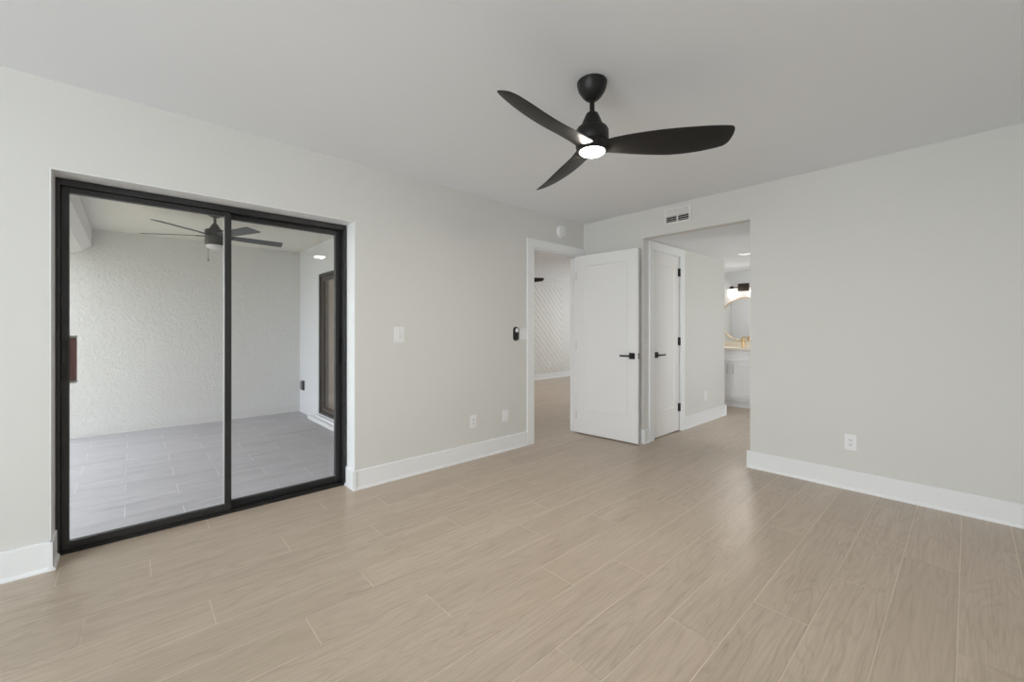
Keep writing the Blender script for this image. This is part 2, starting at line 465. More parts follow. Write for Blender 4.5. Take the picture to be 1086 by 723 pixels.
# passage, closet wall and bathroom shell
wall_mesh('wall_passage_left', M_WALL, 'X', 0.785, 0.685, 0.10, 2.164, -0.02, 2.153, [(0.210, 0.812, -0.02, 2.045)], 'pale passage wall that holds the narrow closet door')
wall_mesh('wall_passage_right', M_WALL, 'X', 1.808, 1.93, 0.10, 0.67, -0.02, 2.153, [], 'pale passage wall hidden behind the back wall')
wall_mesh('wall_bathroom_near', M_WALL, 'Y', 0.55, 0.67, 1.93, 3.60, -0.02, 2.153, [], 'bathroom wall on the near side, out of view')
wall_mesh('wall_bathroom_right', M_WALL, 'X', 3.60, 3.72, 0.55, 3.52, -0.02, 2.153, [(0.78, 2.32, 0.65, 2.05)], 'bathroom wall with an added window, out of view')
window('fill_window_3', 'X', 3.66, 0.78, 2.32, 0.65, 2.05, 'unseen white framed bathroom window, added to light the passage')  # invented opening, put in so light reaches the passage
wall_mesh('wall_bathroom', M_BATH, 'Y', 3.40, 3.52, -0.10, 3.60, -0.02, 2.153, [], 'cool white bathroom wall behind the round mirror')
struct(boxes('wall_bathroom_side', [(0.0, 0.685, 2.064, 2.164, -0.02, 2.153)], M_BATH), 'bathroom wall behind the passage corner', 'wall')
struct(boxes('ceiling_passage', [(0.0, 3.72, 0.10, 3.52, 2.153, H + 0.1)], M_CEIL), 'lower white ceiling over the passage and bathroom', 'ceiling')

# ------------------------------------------------------------------ far room
wall_mesh('wall_far', M_WALL, 'X', -3.85, -3.97, -1.98, 5.72, -0.02, H, [], 'end wall of the far room behind the slatted panel')
wall_mesh('wall_far_fill_window', M_WALL, 'Y', 5.60, 5.72, -3.85, -0.10, -0.02, H, [(-3.2, -0.8, 0.75, 2.15)], 'far room wall with an added window, out of view')
window('fill_window_2', 'Y', 5.66, -3.2, -0.8, 0.75, 2.15, 'unseen white framed window, added to light the far room')  # invented opening, put in because the far room needs light
struct(boxes('ceiling_far', [(-3.97, -0.10, -1.98, 5.72, H, H + 0.1)], M_CEIL), 'white ceiling of the far room seen through the doorway', 'ceiling')


def clip(poly, y0, y1, z0, z1):
    for ax, lim, keep in ((0, y0, 1), (0, y1, -1), (1, z0, 1), (1, z1, -1)):
        out = []
        for i in range(len(poly)):
            a, b = poly[i], poly[(i + 1) % len(poly)]
            ia, ib = (a[ax] - lim) * keep >= 0, (b[ax] - lim) * keep >= 0
            if ia:
                out.append(a)
            if ia != ib:
                t = (lim - a[ax]) / (b[ax] - a[ax]); out.append((a[0] + t * (b[0] - a[0]), a[1] + t * (b[1] - a[1])))
        poly = out
        if not poly:
            return poly
    return poly


py0, py1, pz0, pz1 = -1.4, 4.06, 0.143, 2.30
pan = thing('slat_wall_panel', 'white diagonal slat panel on the far room wall, seen through the doorway', 'wall panel', (-3.85, 0, 0))
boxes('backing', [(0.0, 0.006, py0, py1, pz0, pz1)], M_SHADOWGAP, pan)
bm = bmesh.new()
pitch, wid = 0.156, 0.144
n0 = int((py0 + pz0) / pitch) - 1
for k in range(n0, int((py1 + pz1) / pitch) + 2):
    c0, c1 = k * pitch, k * pitch + wid          # y + z between c0 and c1: falls to the right
    q = clip([(c0 - 5, 5), (c1 - 5, 5), (c1 + 5, -5), (c0 + 5, -5)], py0, py1, pz0, pz1)
    if len(q) > 2:
        prism(bm, q, lambda y, z: (0.006, y, z), lambda y, z: (0.020, y, z))
obj('diagonal_boards', bm, M_ACCENT, pan)
boxes('end_trim', [(0.0, 0.024, py1, py1 + 0.020, pz0, pz1 + 0.025)], M_ACCENT, pan)
boxes('top_trim', [(0.0, 0.024, py0, py1, pz1, pz1 + 0.025)], M_ACCENT, pan)

# ------------------------------------------------------------------ patio shell
wall_mesh('wall_patio_far', M_STUCCO, 'X', -4.064, -4.30, -4.80, -1.85, -0.2, 2.60, [], 'white textured stucco wall across the patio')
wall_mesh('wall_patio_side', simple('patio_side_paint', (0.74, 0.76, 0.80), 0.85, vary=0.02, bump=0.3, bump_scale=60), 'Y', -1.994, -1.86, -4.064, -0.33, -0.2, 2.60, [(-3.175, -0.75, 0.0, 1.985)],
          'pale blue-white patio wall that holds the second sliding door')
struct(boxes('ceiling_patio', [(-4.064, -0.33, -4.80, -1.994, 2.413, 2.60)], M_STUCCOC), 'textured off-white patio ceiling', 'ceiling')
bm = bmesh.new()
prism(bm, [(-4.321, 2.413), (-4.321, 2.205), (-4.395, 2.135), (-4.50, 2.09), (-4.80, 2.09), (-4.80, 2.413)], lambda y, z: (-4.064, y, z), lambda y, z: (-0.33, y, z))
struct(obj('trim_1', bm, M_BEAM), 'white header beam along the open side of the patio', 'beam')
tag(boxes('door_curb', [(-3.40, -0.345, -2.075, -1.995, -0.10, -0.045), (-3.20, -0.345, -2.035, -1.995, -0.045, -0.012)], M_CURB, bevel=0.004), 'low white curb below the patio sliding door', 'curb', kind='structure')
struct(boxes('ground', [(-30, -0.33, -40, -4.8, -0.40, -0.16), (-0.33, 30, -40, -7.34, -0.40, -0.16), (3.76, 30, -7.34, 6, -0.40, -0.16)], M_LAWN_BOUNCE), 'lawn outside the patio and the front window', 'ground')

# ------------------------------------------------------------------ casings
struct(boxes('trim_2', [(0.0, 0.018, -0.945, -0.850, 0, 2.058), (0.0, 0.018, -0.108, -0.013, 0, 2.058), (0.0, 0.018, -0.945, -0.013, 2.058, 2.145)], M_TRIM, bevel=0.0025),
       'flat white casing around the open doorway', 'door casing')
struct(boxes('trim_3', [(-0.10, 0.0, -0.850, -0.832, 0, 2.040), (-0.10, 0.0, -0.126, -0.108, 0, 2.040), (-0.10, 0.0, -0.850, -0.108, 2.040, 2.058),
                        (-0.075, -0.04, -0.832, -0.822, 0, 2.040), (-0.075, -0.04, -0.136, -0.126, 0, 2.040), (-0.075, -0.04, -0.832, -0.126, 2.030, 2.040)], M_TRIM, bevel=0.0015),
       'white jamb lining the open doorway', 'door jamb')
struct(boxes('trim_4', [(0.785, 0.803, 0.106, 0.198, 0, 2.052), (0.785, 0.803, 0.824, 0.922, 0, 2.052), (0.785, 0.803, 0.106, 0.922, 2.052, 2.142)], M_TRIM, bevel=0.0025),
       'flat white casing around the closet door', 'door casing')
struct(boxes('trim_5', [(0.685, 0.786, 0.1985, 0.210, 0, 2.052), (0.685, 0.786, 0.812, 0.8235, 0, 2.052), (0.685, 0.786, 0.198, 0.8235, 2.040, 2.0515)], M_TRIM, bevel=0.001),
       'white jamb around the closet door', 'door jamb')

struct(boxes('trim_6', [(-0.150, -0.0005, -4.270, -4.264, 0.142, 2.003), (-0.150, -0.0005, -2.741, -2.735, 0.142, 2.003), (-0.150, -0.0005, -4.264, -2.741, 1.997, 2.003)], M_TRIM, bevel=0.001),  # added lining, its white stands in for daylight on the recess faces
       'added white lining that brightens the recess around the sliding door', 'door jamb')

# ------------------------------------------------------------------ panel doors


def shaker(bm, w, h, t, px0, px1, pz0, pz1, dep=0.009, slope=0.007, y0=0.0):
    """slab 0..w, y0..y0+t, 0..h with a recessed panel on both faces"""
    def ring(x0, x1, z0, z1, y):
        return [bm.verts.new(p) for p in ((x0, y, z0), (x1, y, z0), (x1, y, z1), (x0, y, z1))]
    outs = []
    for y, s in ((y0, 1), (y0 + t, -1)):
        A = ring(0, w, 0, h, y); B = ring(px0, px1, pz0, pz1, y); Cc = ring(px0 + slope, px1 - slope, pz0 + slope, pz1 - slope, y + s * dep)
        for P, Q in ((A, B), (B, Cc)):
            for i in range(4):
                j = (i + 1) % 4; bm.faces.new((P[i], P[j], Q[j], Q[i]))
        bm.faces.new(Cc); outs.append(A)
    A, B = outs
    for i in range(4):
        j = (i + 1) % 4; bm.faces.new((A[i], B[i], B[j], A[j]))


def lever(parent, x, z, y, side, direction):
    """square rosette with a flat lever; side -1 faces -y, direction +-1 along x"""
    r = boxes('handle', [(x - 0.008, x + 0.008, *sorted((y + side * 0.008, y + side * 0.05)), z - 0.008, z + 0.008)], M_BLACK, parent)
    boxes('rosette', [(x - 0.032, x + 0.032, *sorted((y, y + side * 0.009)), z - 0.032, z + 0.032)], M_BLACK, r, 0.002)
    boxes('lever', [(*sorted((x - direction * 0.010, x + direction * 0.118)), *sorted((y + side * 0.042, y + side * 0.054)), z - 0.009, z + 0.009)], M_BLACK, r, 0.003)
    return r


DW, DH, DT = 0.762, 2.028, 0.035
d1 = thing('door_1', 'white single-panel door standing open against the back wall', 'door', (0.028, -0.165, 0.012), RAD(4.0), kind='structure')
bm = bmesh.new(); shaker(bm, DW, DH, DT, 0.118, DW - 0.118, 0.275, 1.905)
obj('door_leaf', bm, M_DOOR, d1, bevel=0.0015)
lever(d1, DW - 0.064, 0.908, 0.0, -1, -1)
lever(d1, DW - 0.064, 0.908, DT, 1, -1)
lp = boxes('latch_plate', [(DW, DW + 0.002, 0.005, 0.030, 0.880, 0.938)], M_BLACK, d1)
boxes('latch_bolt', [(DW + 0.002, DW + 0.010, 0.010, 0.024, 0.898, 0.918)], M_LATCHW, lp)
for hz in (0.20, 1.00, 1.80):
    bm = bmesh.new(); lathe(bm, [(0, hz - 0.045), (0.006, hz - 0.045), (0.006, hz + 0.045), (0, hz + 0.045)], 16, -0.006, 0.006)
    box(bm, -0.004, 0.0, 0.006, 0.03, hz - 0.045, hz + 0.045)
    obj('hinge', bm, M_NICKEL, d1, smooth=True)

CW = 0.596
d2 = thing('door_2', 'narrow closed white closet door in the passage', 'door', (0.782, 0.213, 0.012), RAD(90), kind='structure')
# local x runs along +y, local -y faces the passage (+x)
bm = bmesh.new(); shaker(bm, CW, DH, DT, 0.108, CW - 0.108, 0.275, 1.905)
obj('door_leaf', bm, M_CLOSET, d2, bevel=0.0015)
lever(d2, 0.062, 0.905, 0.0, -1, 1)
for hz in (0.27, 1.045, 1.855):
    bm = bmesh.new(); lathe(bm, [(0, hz - 0.047), (0.0085, hz - 0.047), (0.0085, hz + 0.047), (0, hz + 0.047)], 16, CW - 0.004, -0.0105)
    box(bm, CW - 0.032, CW - 0.004, -0.003, 0.0, hz - 0.047, hz + 0.047)
    obj('hinge', bm, M_BLACK, d2, smooth=True)

# strike plate in the open doorway's left jamb
tag(boxes('strike_plate', [(-0.032, -0.006, -0.8319, -0.8302, 0.885, 0.955)], M_BLACK), 'small black strike plate on the left jamb of the open doorway', 'strike plate')

# ------------------------------------------------------------------ sliding glass door in the left wall


def slider_panel(parent, x0, x1, y0, y1, z0, z1, st_l, st_r, top, bot, mat, glass, pname='sliding_panel'):
    p = boxes(pname, [(x0, x1, y0, y0 + st_l, z0, z1), (x0, x1, y1 - st_r, y1, z0, z1), (x0, x1, y0 + st_l, y1 - st_r, z0, z0 + bot), (x0, x1, y0 + st_l, y1 - st_r, z1 - top, z1)], mat, parent, 0.002)
    xm = (x0 + x1) / 2
    boxes('glass_pane', [(xm - 0.002, xm + 0.002, y0 + st_l, y1 - st_r, z0 + bot, z1 - top)], glass, p)
    return p


Y0, Y1, ZT = -4.264, -2.742, 1.996
sl = thing('door_3', 'black framed two-panel sliding glass door to the patio', 'sliding door', (0, 0, 0), kind='structure')
boxes('door_frame', [(-0.30, -0.152, Y0, Y0 + 0.018, 0.0, ZT), (-0.30, -0.152, Y1 - 0.018, Y1, 0.0, ZT), (-0.30, -0.152, Y0 + 0.018, Y1 - 0.018, ZT - 0.036, ZT)], M_FRAME, sl, 0.002)
boxes('track', [(-0.30, -0.152, Y0 + 0.018, Y1 - 0.018, -0.01, 0.012), (-0.160, -0.154, Y0 + 0.018, Y1 - 0.018, 0.012, 0.018), (-0.214, -0.208, Y0 + 0.018, Y1 - 0.018, 0.012, 0.022)], M_TRACK, sl)
pl = slider_panel(sl, -0.202, -0.168, Y0 + 0.019, -3.487, 0.013, ZT - 0.038, 0.030, 0.034, 0.030, 0.044, M_FRAME, M_GLASS)
pr = slider_panel(sl, -0.252, -0.218, -3.511, Y1 - 0.019, 0.013, ZT - 0.038, 0.034, 0.042, 0.030, 0.044, M_FRAME, M_GLASS)
boxes('pale_stile_edge', [(-0.244, -0.226, -3.519, -3.511, 0.03, ZT - 0.06)], M_GREYPL, pr, 0.002)  # added pale strip for the light edge of the back panel's stile
lt = boxes('latch', [(-0.168, -0.156, Y0 + 0.020, Y0 + 0.042, 0.93, 1.135)], M_TRACK, pl, 0.002)
boxes('latch_lever', [(-0.156, -0.146, Y0 + 0.027, Y0 + 0.036, 1.02, 1.09)], M_FRAME, lt, 0.002)
gr = boxes('outside_handle', [(-0.268, -0.236, Y0 + 0.040, Y0 + 0.072, 0.915, 1.150)], M_REDWOOD, pl, 0.004)
gr['label'] = 'red-brown wooden grip'
boxes('handle_bracket', [(-0.270, -0.202, Y0 + 0.030, Y0 + 0.074, 1.150, 1.162), (-0.270, -0.202, Y0 + 0.030, Y0 + 0.074, 0.903, 0.915)], M_LATCHW, gr, 0.002)
boxes('pull_recess', [(-0.218, -0.207, Y1 - 0.052, Y1 - 0.030, 0.935, 1.14)], M_TRACK, pr, 0.002)

# second slider, patio side wall
s2 = thing('door_4', 'dark bronze sliding glass door at the right end of the patio', 'sliding door', (0, 0, 0), kind='structure')
fx0, fx1, fz0, fz1 = -3.173, -0.752, 0.002, 1.983
boxes('door_frame', [(fx0, fx0 + 0.035, -1.990, -1.864, fz0, fz1), (fx1 - 0.035, fx1, -1.990, -1.864, fz0, fz1), (fx0 + 0.035, fx1 - 0.035, -1.990, -1.864, fz1 - 0.04, fz1), (fx0 + 0.035, fx1 - 0.035, -1.990, -1.864, fz0, fz0 + 0.03)], M_FRAME2, s2, 0.003)
for (a, b, yy) in ((fx0 + 0.036, -1.93, -1.965), (-1.99, fx1 - 0.036, -1.915)):
    p = boxes('sliding_panel', [(a, a + 0.07, yy, yy + 0.034, fz0 + 0.031, fz1 - 0.041), (b - 0.07, b, yy, yy + 0.034, fz0 + 0.031, fz1 - 0.041),
                                (a + 0.07, b - 0.07, yy, yy + 0.034, fz0 + 0.031, fz0 + 0.095), (a + 0.07, b - 0.07, yy, yy + 0.034, fz1 - 0.10, fz1 - 0.041)], M_BROWN, s2, 0.003)
    boxes('glass_pane', [(a + 0.07, b - 0.07, yy + 0.015, yy + 0.019, fz0 + 0.095, fz1 - 0.10)], M_GLASS2, p)

# ------------------------------------------------------------------ black three-blade ceiling fan
BL = [  # r, cw edge (offset, z), ccw edge (offset, z), thickness
    (0.030, -0.060, 0.004, 0.060, -0.002, 0.018),
    (0.070, -0.060, 0.008, 0.056, -0.006, 0.017),
    (0.120, -0.067, 0.014, 0.053, -0.013, 0.015),
    (0.200, -0.079, 0.019, 0.058, -0.023, 0.012),
    (0.300, -0.091, 0.021, 0.061, -0.033, 0.010),
    (0.400, -0.096, 0.022, 0.059, -0.040, 0.009),
    (0.500, -0.094, 0.023, 0.052, -0.038, 0.008),
    (0.570, -0.088, 0.024, 0.044, -0.032, 0.007),
    (0.620, -0.081, 0.024, 0.034, -0.026, 0.006),
    (0.640, -0.076, 0.024, 0.026, -0.021, 0.006),
    (0.652, -0.069, 0.022, 0.014, -0.014, 0.005),
    (0.659, -0.058, 0.018, -0.003, -0.005, 0.004),
    (0.662, -0.044, 0.012, -0.022, 0.003, 0.003)]


def catmull(rows, n):
    out = []
    for i in range(len(rows) - 1):
        p0, p1, p2, p3 = rows[max(i - 1, 0)], rows[i], rows[i + 1], rows[min(i + 2, len(rows) - 1)]
        for k in range(n):
            t = k / n
            out.append([0.5 * (2 * b + (c - a) * t + (2 * a - 5 * b + 4 * c - d) * t * t + (3 * b - a - 3 * c + d) * t ** 3) for a, b, c, d in zip(p0, p1, p2, p3)])
    out.append(list(rows[-1]))
    return out


def blade_mesh():
    bm = bmesh.new(); rings = []; N = 12
    for (r, o1, z1, o2, z2, t) in catmull(BL, 4):
        ring = []; r *= 0.988
        for i in range(2 * N):
            a = pi * i / N
            u = 0.5 - 0.5 * cos(a)
            k = 0.5 * t * (abs(sin(a)) ** 0.7) * (1 if a < pi else -1)
            camber = -0.006 * (1 - (2 * u - 1) ** 2) * min(1, (0.662 - r) / 0.1)
            ring.append(bm.verts.new((r, o1 + (o2 - o1) * u, z1 + (z2 - z1) * u + k + camber)))
        rings.append(ring)
    for a, b in zip(rings, rings[1:]):
        n = len(a)
        for i in range(n):
            bm.faces.new((a[i], a[(i + 1) % n], b[(i + 1) % n], b[i]))
    bm.faces.new(rings[0]); bm.faces.new(rings[-1][::-1])
    return bm


def room_fan(name, label, loc, ang):
    f = thing(name, label, 'ceiling fan', loc)
    bm = bmesh.new(); lathe(bm, [(0, 0), (0.072, 0), (0.075, -0.004), (0.074, -0.018), (0.066, -0.045), (0.050, -0.070), (0.034, -0.086), (0.030, -0.089), (0.0, -0.089)], 48)
    obj('canopy', bm, M_FAN, f, smooth=True)
    bm = bmesh.new(); lathe(bm, [(0, -0.080), (0.022, -0.080), (0.022, -0.094), (0.0125, -0.098), (0.0125, -0.165), (0, -0.165)], 24)
    obj('downrod', bm, M_FAN, f, smooth=True)
    bm = bmesh.new(); lathe(bm, [(0, -0.155), (0.020, -0.155), (0.029, -0.160), (0.034, -0.170), (0.054, -0.216), (0.058, -0.222), (0.058, -0.228), (0, -0.228)], 48)
    obj('motor_cover', bm, M_FAN, f, smooth=True)
    bm = bmesh.new(); lathe(bm, [(0, -0.226), (0.056, -0.226), (0.074, -0.234), (0.082, -0.248), (0.083, -0.290), (0.078, -0.305), (0, -0.306)], 48)
    obj('motor_housing', bm, M_FAN, f, smooth=True)
    bm = bmesh.new(); lathe(bm, [(0, -0.304), (0.074, -0.304), (0.082, -0.316), (0.081, -0.330), (0.075, -0.344), (0.069, -0.351), (0.063, -0.352), (0.0607, -0.350), (0, -0.350)], 48)
    obj('blade_hub', bm, M_FAN, f, smooth=True)
    first = None
    for k in range(3):
        if first is None:
            b = obj('blade', blade_mesh(), M_BLADE, f, smooth=True); first = b
        else:
            b = first.copy(); COL.objects.link(b); b.parent = f
        b.location = (0, 0, -0.328); b.rotation_euler = (0, 0, ang + k * 2 * pi / 3)
    bm = bmesh.new(); lathe(bm, [(0, -0.3501), (0.0605, -0.3501), (0.0600, -0.3540), (0.055, -0.3585), (0.044, -0.3625), (0.025, -0.3645), (0, -0.365)], 48)
    l = obj('lamp_lens', bm, M_LENS, f, smooth=True); l['label'] = 'glowing warm white lens'
    return f


room_fan('ceiling_fan', 'matte black three-blade ceiling fan with lit round lamp', (1.808, -2.257, H), RAD(38.2))
room_fan('ceiling_fan', 'black ceiling fan of the far room, blade tip showing through the doorway', (-2.615, 1.143, H), RAD(47.5))

# ------------------------------------------------------------------ patio fan, five flat blades
pf = thing('ceiling_fan', 'dark five-blade ceiling fan with frosted light on the patio ceiling', 'ceiling fan', (-2.233, -3.322, 2.413))
bm = bmesh.new(); lathe(bm, [(0, 0), (0.066, 0), (0.068, -0.008), (0.060, -0.030), (0.030, -0.046), (0, -0.046)], 40); obj('canopy', bm, M_FRAME2, pf, smooth=True)
bm = bmesh.new(); lathe(bm, [(0, -0.04), (0.013, -0.04), (0.013, -0.125), (0, -0.125)], 20); obj('downrod', bm, M_FRAME2, pf, smooth=True)
bm = bmesh.new(); lathe(bm, [(0, -0.112), (0.020, -0.112), (0.028, -0.122), (0.052, -0.168), (0.054, -0.178), (0, -0.178)], 40); obj('motor_cover', bm, M_FRAME2, pf, smooth=True)
bm = bmesh.new(); lathe(bm, [(0, -0.177), (0.080, -0.177), (0.088, -0.184), (0.088, -0.232), (0.084, -0.236), (0.084, -0.244), (0.088, -0.248), (0.088, -0.330), (0.083, -0.338), (0, -0.338)], 48)
obj('motor_housing', bm, M_FRAME2, pf, smooth=True)
bm = bmesh.new(); lathe(bm, [(0, -0.336), (0.076, -0.336), (0.076, -0.352), (0.066, -0.368), (0.040, -0.378), (0, -0.381)], 40); l = obj('lamp_lens', bm, M_OFFLENS, pf, smooth=True); l['label'] = 'frosted white glass, unlit'
first = None
for k in range(5):
    if first is None:
        bm = bmesh.new()
        top = [(0.10, -0.045), (0.25, -0.058), (0.615, -0.066), (0.635, -0.060), (0.655, 0.055), (0.645, 0.066), (0.25, 0.058), (0.10, 0.045)]
        tp = math.tan(RAD(11.0))
        prism(bm, top, lambda x, y: (x, y, -y * tp + 0.003), lambda x, y: (x, y, -y * tp - 0.003))
        b = obj('blade', bm, simple('charcoal_blade', (0.07, 0.072, 0.085), 0.5, vary=0.15, scale=20), pf)
        bm = bmesh.new(); prism(bm, [(0.080, -0.028), (0.17, -0.02), (0.17, 0.02), (0.080, 0.028)], lambda x, y: (x, y, -y * tp - 0.0031), lambda x, y: (x, y, -y * tp - 0.008))
        obj('blade_arm', bm, M_FRAME2, b); first = b
    else:
        b = first.copy(); COL.objects.link(b); b.parent = pf
        for g in first.children:
            d = g.copy(); COL.objects.link(d); d.parent = b
    b.location = (0, 0, -0.240); b.rotation_euler = (0, 0, RAD(-122 + 72 * k))
bm = bmesh.new(); lathe(bm, [(0, -0.34), (0.0018, -0.34), (0.0018, -0.47), (0.005, -0.475), (0.005, -0.497), (0, -0.50)], 10, -0.062, -0.050)
obj('pull_chain', bm, M_BRONZE, pf, smooth=True)

# ------------------------------------------------------------------ wall plates (built facing -y at the origin)


def plate(root, w, h, t=0.006, mat=None):
    return boxes('plate', [(-w / 2, w / 2, -t, 0.0, -h / 2, h / 2)], mat or M_PLATE, root, 0.003)


def outlet(label, loc, rot, group=None):
    r = thing('wall_outlet', label, 'outlet', loc, rot)
    plate(r, 0.074, 0.118)
    boxes('insert', [(-0.0175, 0.0175, -0.0078, -0.006, -0.034, 0.034)], M_PLATE, r, 0.001)
    for zc in (0.0165, -0.0165):
        rc = boxes('receptacle', [(-0.014, 0.014, -0.0086, -0.0078, zc - 0.0125, zc + 0.0125)], M_PLATE, r, 0.0006)
        boxes('slot', [(-0.0088, -0.0058, -0.0090, -0.0086, zc, zc + 0.0085), (0.0058, 0.0088, -0.0090, -0.0086, zc, zc + 0.0085), (-0.003, 0.003, -0.0090, -0.0086, zc - 0.0095, zc - 0.0035)], M_PLATE_DARK, rc)
    return r


o1 = outlet('white duplex outlet on the back wall, right of the passage opening', (2.493, 0, 0.353), 0)
dup(o1, (0, -1.637, 0.346), RAD(90), 'white duplex outlet low on the left wall, nearer the sliding door')
# combination plate beside the sliding door
r = thing('wall_switch', 'white switch plate on the left wall, just right of the sliding door', 'switch', (0, -2.380, 1.153), RAD(90))
plate(r, 0.088, 0.128)
boxes('insert', [(-0.020, 0.020, -0.0082, -0.006, -0.036, 0.036)], M_PLATE, r, 0.001)
for zc in (0.013, -0.016):
    boxes('toggle', [(-0.0045, 0.0045, -0.016, -0.0082, zc - 0.007, zc + 0.007)], M_GREYPL, r, 0.001)
# rocker plates
r = thing('wall_plate', 'narrow white blank plate low on the left wall, nearest the doorway', 'wall plate', (0, -1.242, 0.345), RAD(90))
plate(r, 0.074, 0.118); boxes('insert', [(-0.017, 0.017, -0.0085, -0.006, -0.034, 0.034)], M_PLATE, r, 0.001)
r = thing('wall_switch', 'white double switch plate between the black remote and the doorway casing', 'switch', (0, -1.001, 1.150), RAD(90))
plate(r, 0.108, 0.118)
for xc in (-0.023, 0.023):
    boxes('rocker', [(xc - 0.017, xc + 0.017, -0.0095, -0.006, -0.034, 0.034)], M_PLATE, r, 0.001)
r = thing('wall_plate', 'white blank plate on the passage wall, right of the closet door', 'wall plate', (0.785, 1.53, 0.335), RAD(90))
plate(r, 0.080, 0.125); boxes('insert', [(-0.017, 0.017, -0.0085, -0.006, -0.034, 0.034)], M_PLATE, r, 0.001)
r = thing('wall_plate', 'small white outlet plate on the slatted wall of the far room', 'outlet', (-3.8295, 3.60, 0.337), RAD(90))
plate(r, 0.074, 0.118); boxes('insert', [(-0.017, 0.017, -0.0085, -0.006, -0.034, 0.034)], M_GREYPL, r, 0.001)


# fan remote: rounded pill in a wall cradle
def pill(bm, w, h, y0, y1, n=14):
    R = w / 2; pts = []
    for i in range(n + 1):
        a = pi * i / n; pts.append((R * cos(a), h / 2 - R + R * sin(a)))
    for i in range(n + 1):
        a = pi + pi * i / n; pts.append((R * cos(a), -h / 2 + R + R * sin(a)))
    prism(bm, pts, lambda x, z: (x, y0, z), lambda x, z: (x, y1, z))


r = thing('fan_remote', 'black pill-shaped fan remote with white dial on the left wall', 'remote control', (0, -1.104, 1.153), RAD(90))
bm = bmesh.new(); pill(bm, 0.066, 0.142, 0.0, -0.012); obj('cradle', bm, M_BLACK, r, bevel=0.002)
bm = bmesh.new(); pill(bm, 0.056, 0.132, -0.012, -0.022); obj('remote_body', bm, M_BLACK, r, bevel=0.003)
bm = bmesh.new(); lathe(bm, [(0, -0.0245), (0.019, -0.0245), (0.021, -0.023), (0.021, -0.0215), (0, -0.0215)], 28, 0.0, 0.034, 'Y'); o = obj('dial', bm, M_PLATE, r, smooth=True); o['label'] = 'white round dial'
for zc in (-0.012, -0.036):
    bm = bmesh.new(); lathe(bm, [(0, -0.0235), (0.008, -0.0235), (0.008, -0.0215), (0, -0.0215)], 16, 0.0, zc, 'Y'); obj('button', bm, M_TRACK, r, smooth=True)

# smoke detector above the doorway
r = thing('smoke_detector', 'round white smoke detector on the left wall above the doorway', 'smoke detector', (0, -0.412, 2.288), RAD(90))
bm = bmesh.new(); lathe(bm, [(0, 0), (0.070, 0), (0.070, -0.010), (0.067, -0.014), (0, -0.014)], 40, axis='Y'); obj('base', bm, M_PLATE, r, smooth=True)
bm = bmesh.new(); lathe(bm, [(0, -0.0141), (0.060, -0.0141), (0.062, -0.022), (0.057, -0.034), (0.045, -0.038), (0, -0.039)], 40, axis='Y'); b = obj('cover', bm, M_PLATE, r, smooth=True)
bm = bmesh.new(); lathe(bm, [(0, -0.0415), (0.011, -0.0415), (0.012, -0.0385), (0, -0.0385)], 20, 0.004, -0.020, 'Y'); obj('test_button', bm, M_GREYPL, b, smooth=True)

# weathered outlet box on the patio wall
r = thing('outdoor_outlet_box', 'small dark outlet box on the patio side wall near its corner', 'outlet box', (-3.865, -1.994, 0.332), 0)
boxes('box', [(-0.050, 0.050, -0.030, 0, -0.072, 0.072)], M_FRAME2, r, 0.004)
boxes('cover', [(-0.042, 0.042, -0.044, -0.030, -0.060, 0.064)], simple('weathered_grey_cover', (0.16, 0.18, 0.20), 0.5), r, 0.005)

# ------------------------------------------------------------------ air vent on the back wall
vx0, vx1, vz0, vz1 = 1.022, 1.290, 2.243, 2.400
v = thing('air_vent', 'white two-column louvred air vent above the passage opening', 'air vent', ((vx0 + vx1) / 2, 0, (vz0 + vz1) / 2), 0)
w, h = vx1 - vx0, vz1 - vz0; fw = 0.020
boxes('frame', [(-w / 2, -w / 2 + fw, -0.008, 0, -h / 2, h / 2), (w / 2 - fw, w / 2, -0.008, 0, -h / 2, h / 2), (-w / 2 + fw, w / 2 - fw, -0.008, 0, h / 2 - fw, h / 2), (-w / 2 + fw, w / 2 - fw, -0.008, 0, -h / 2, -h / 2 + fw),
                (-0.008, 0.008, -0.008, 0, -h / 2 + fw, h / 2 - fw)], M_VENT, v, 0.002)
boxes('duct_shade', [(-w / 2 + fw, w / 2 - fw, -0.0012, -0.0004, -h / 2 + fw, h / 2 - fw)], M_DUCT_SHADE, v)  # near-black sheet on the wall, paints the shade behind the louvres
for xa, xb in ((-w / 2 + fw, -0.008), (0.008, w / 2 - fw)):
    ih = h / 2 - fw
    for k in range(6):
        zc = -ih + (k + 0.5) * (2 * ih / 6)
        bm = bmesh.new()
        if k >= 3:    # upper blades throw the air up: their faces close the view from below
            P = [(-0.002, zc - 0.0105), (-0.0045, zc - 0.0095), (-0.010, zc + 0.001), (-0.012, zc + 0.0060), (-0.0108, zc + 0.0064), (-0.0085, zc + 0.001), (-0.003, zc - 0.0085), (-0.0016, zc - 0.0095)]
        else:         # lower blades throw it down: gaps show from below
            P = [(-0.002, zc + 0.0065), (-0.0045, zc + 0.0055), (-0.010, zc + 0.001), (-0.0122, zc - 0.001), (-0.0110, zc - 0.002), (-0.0085, zc - 0.001), (-0.003, zc + 0.0042), (-0.0016, zc + 0.005)]
        prism(bm, P, lambda y, z: (xa, y, z), lambda y, z: (xb, y, z))
        obj('louver', bm, M_VENT, v)

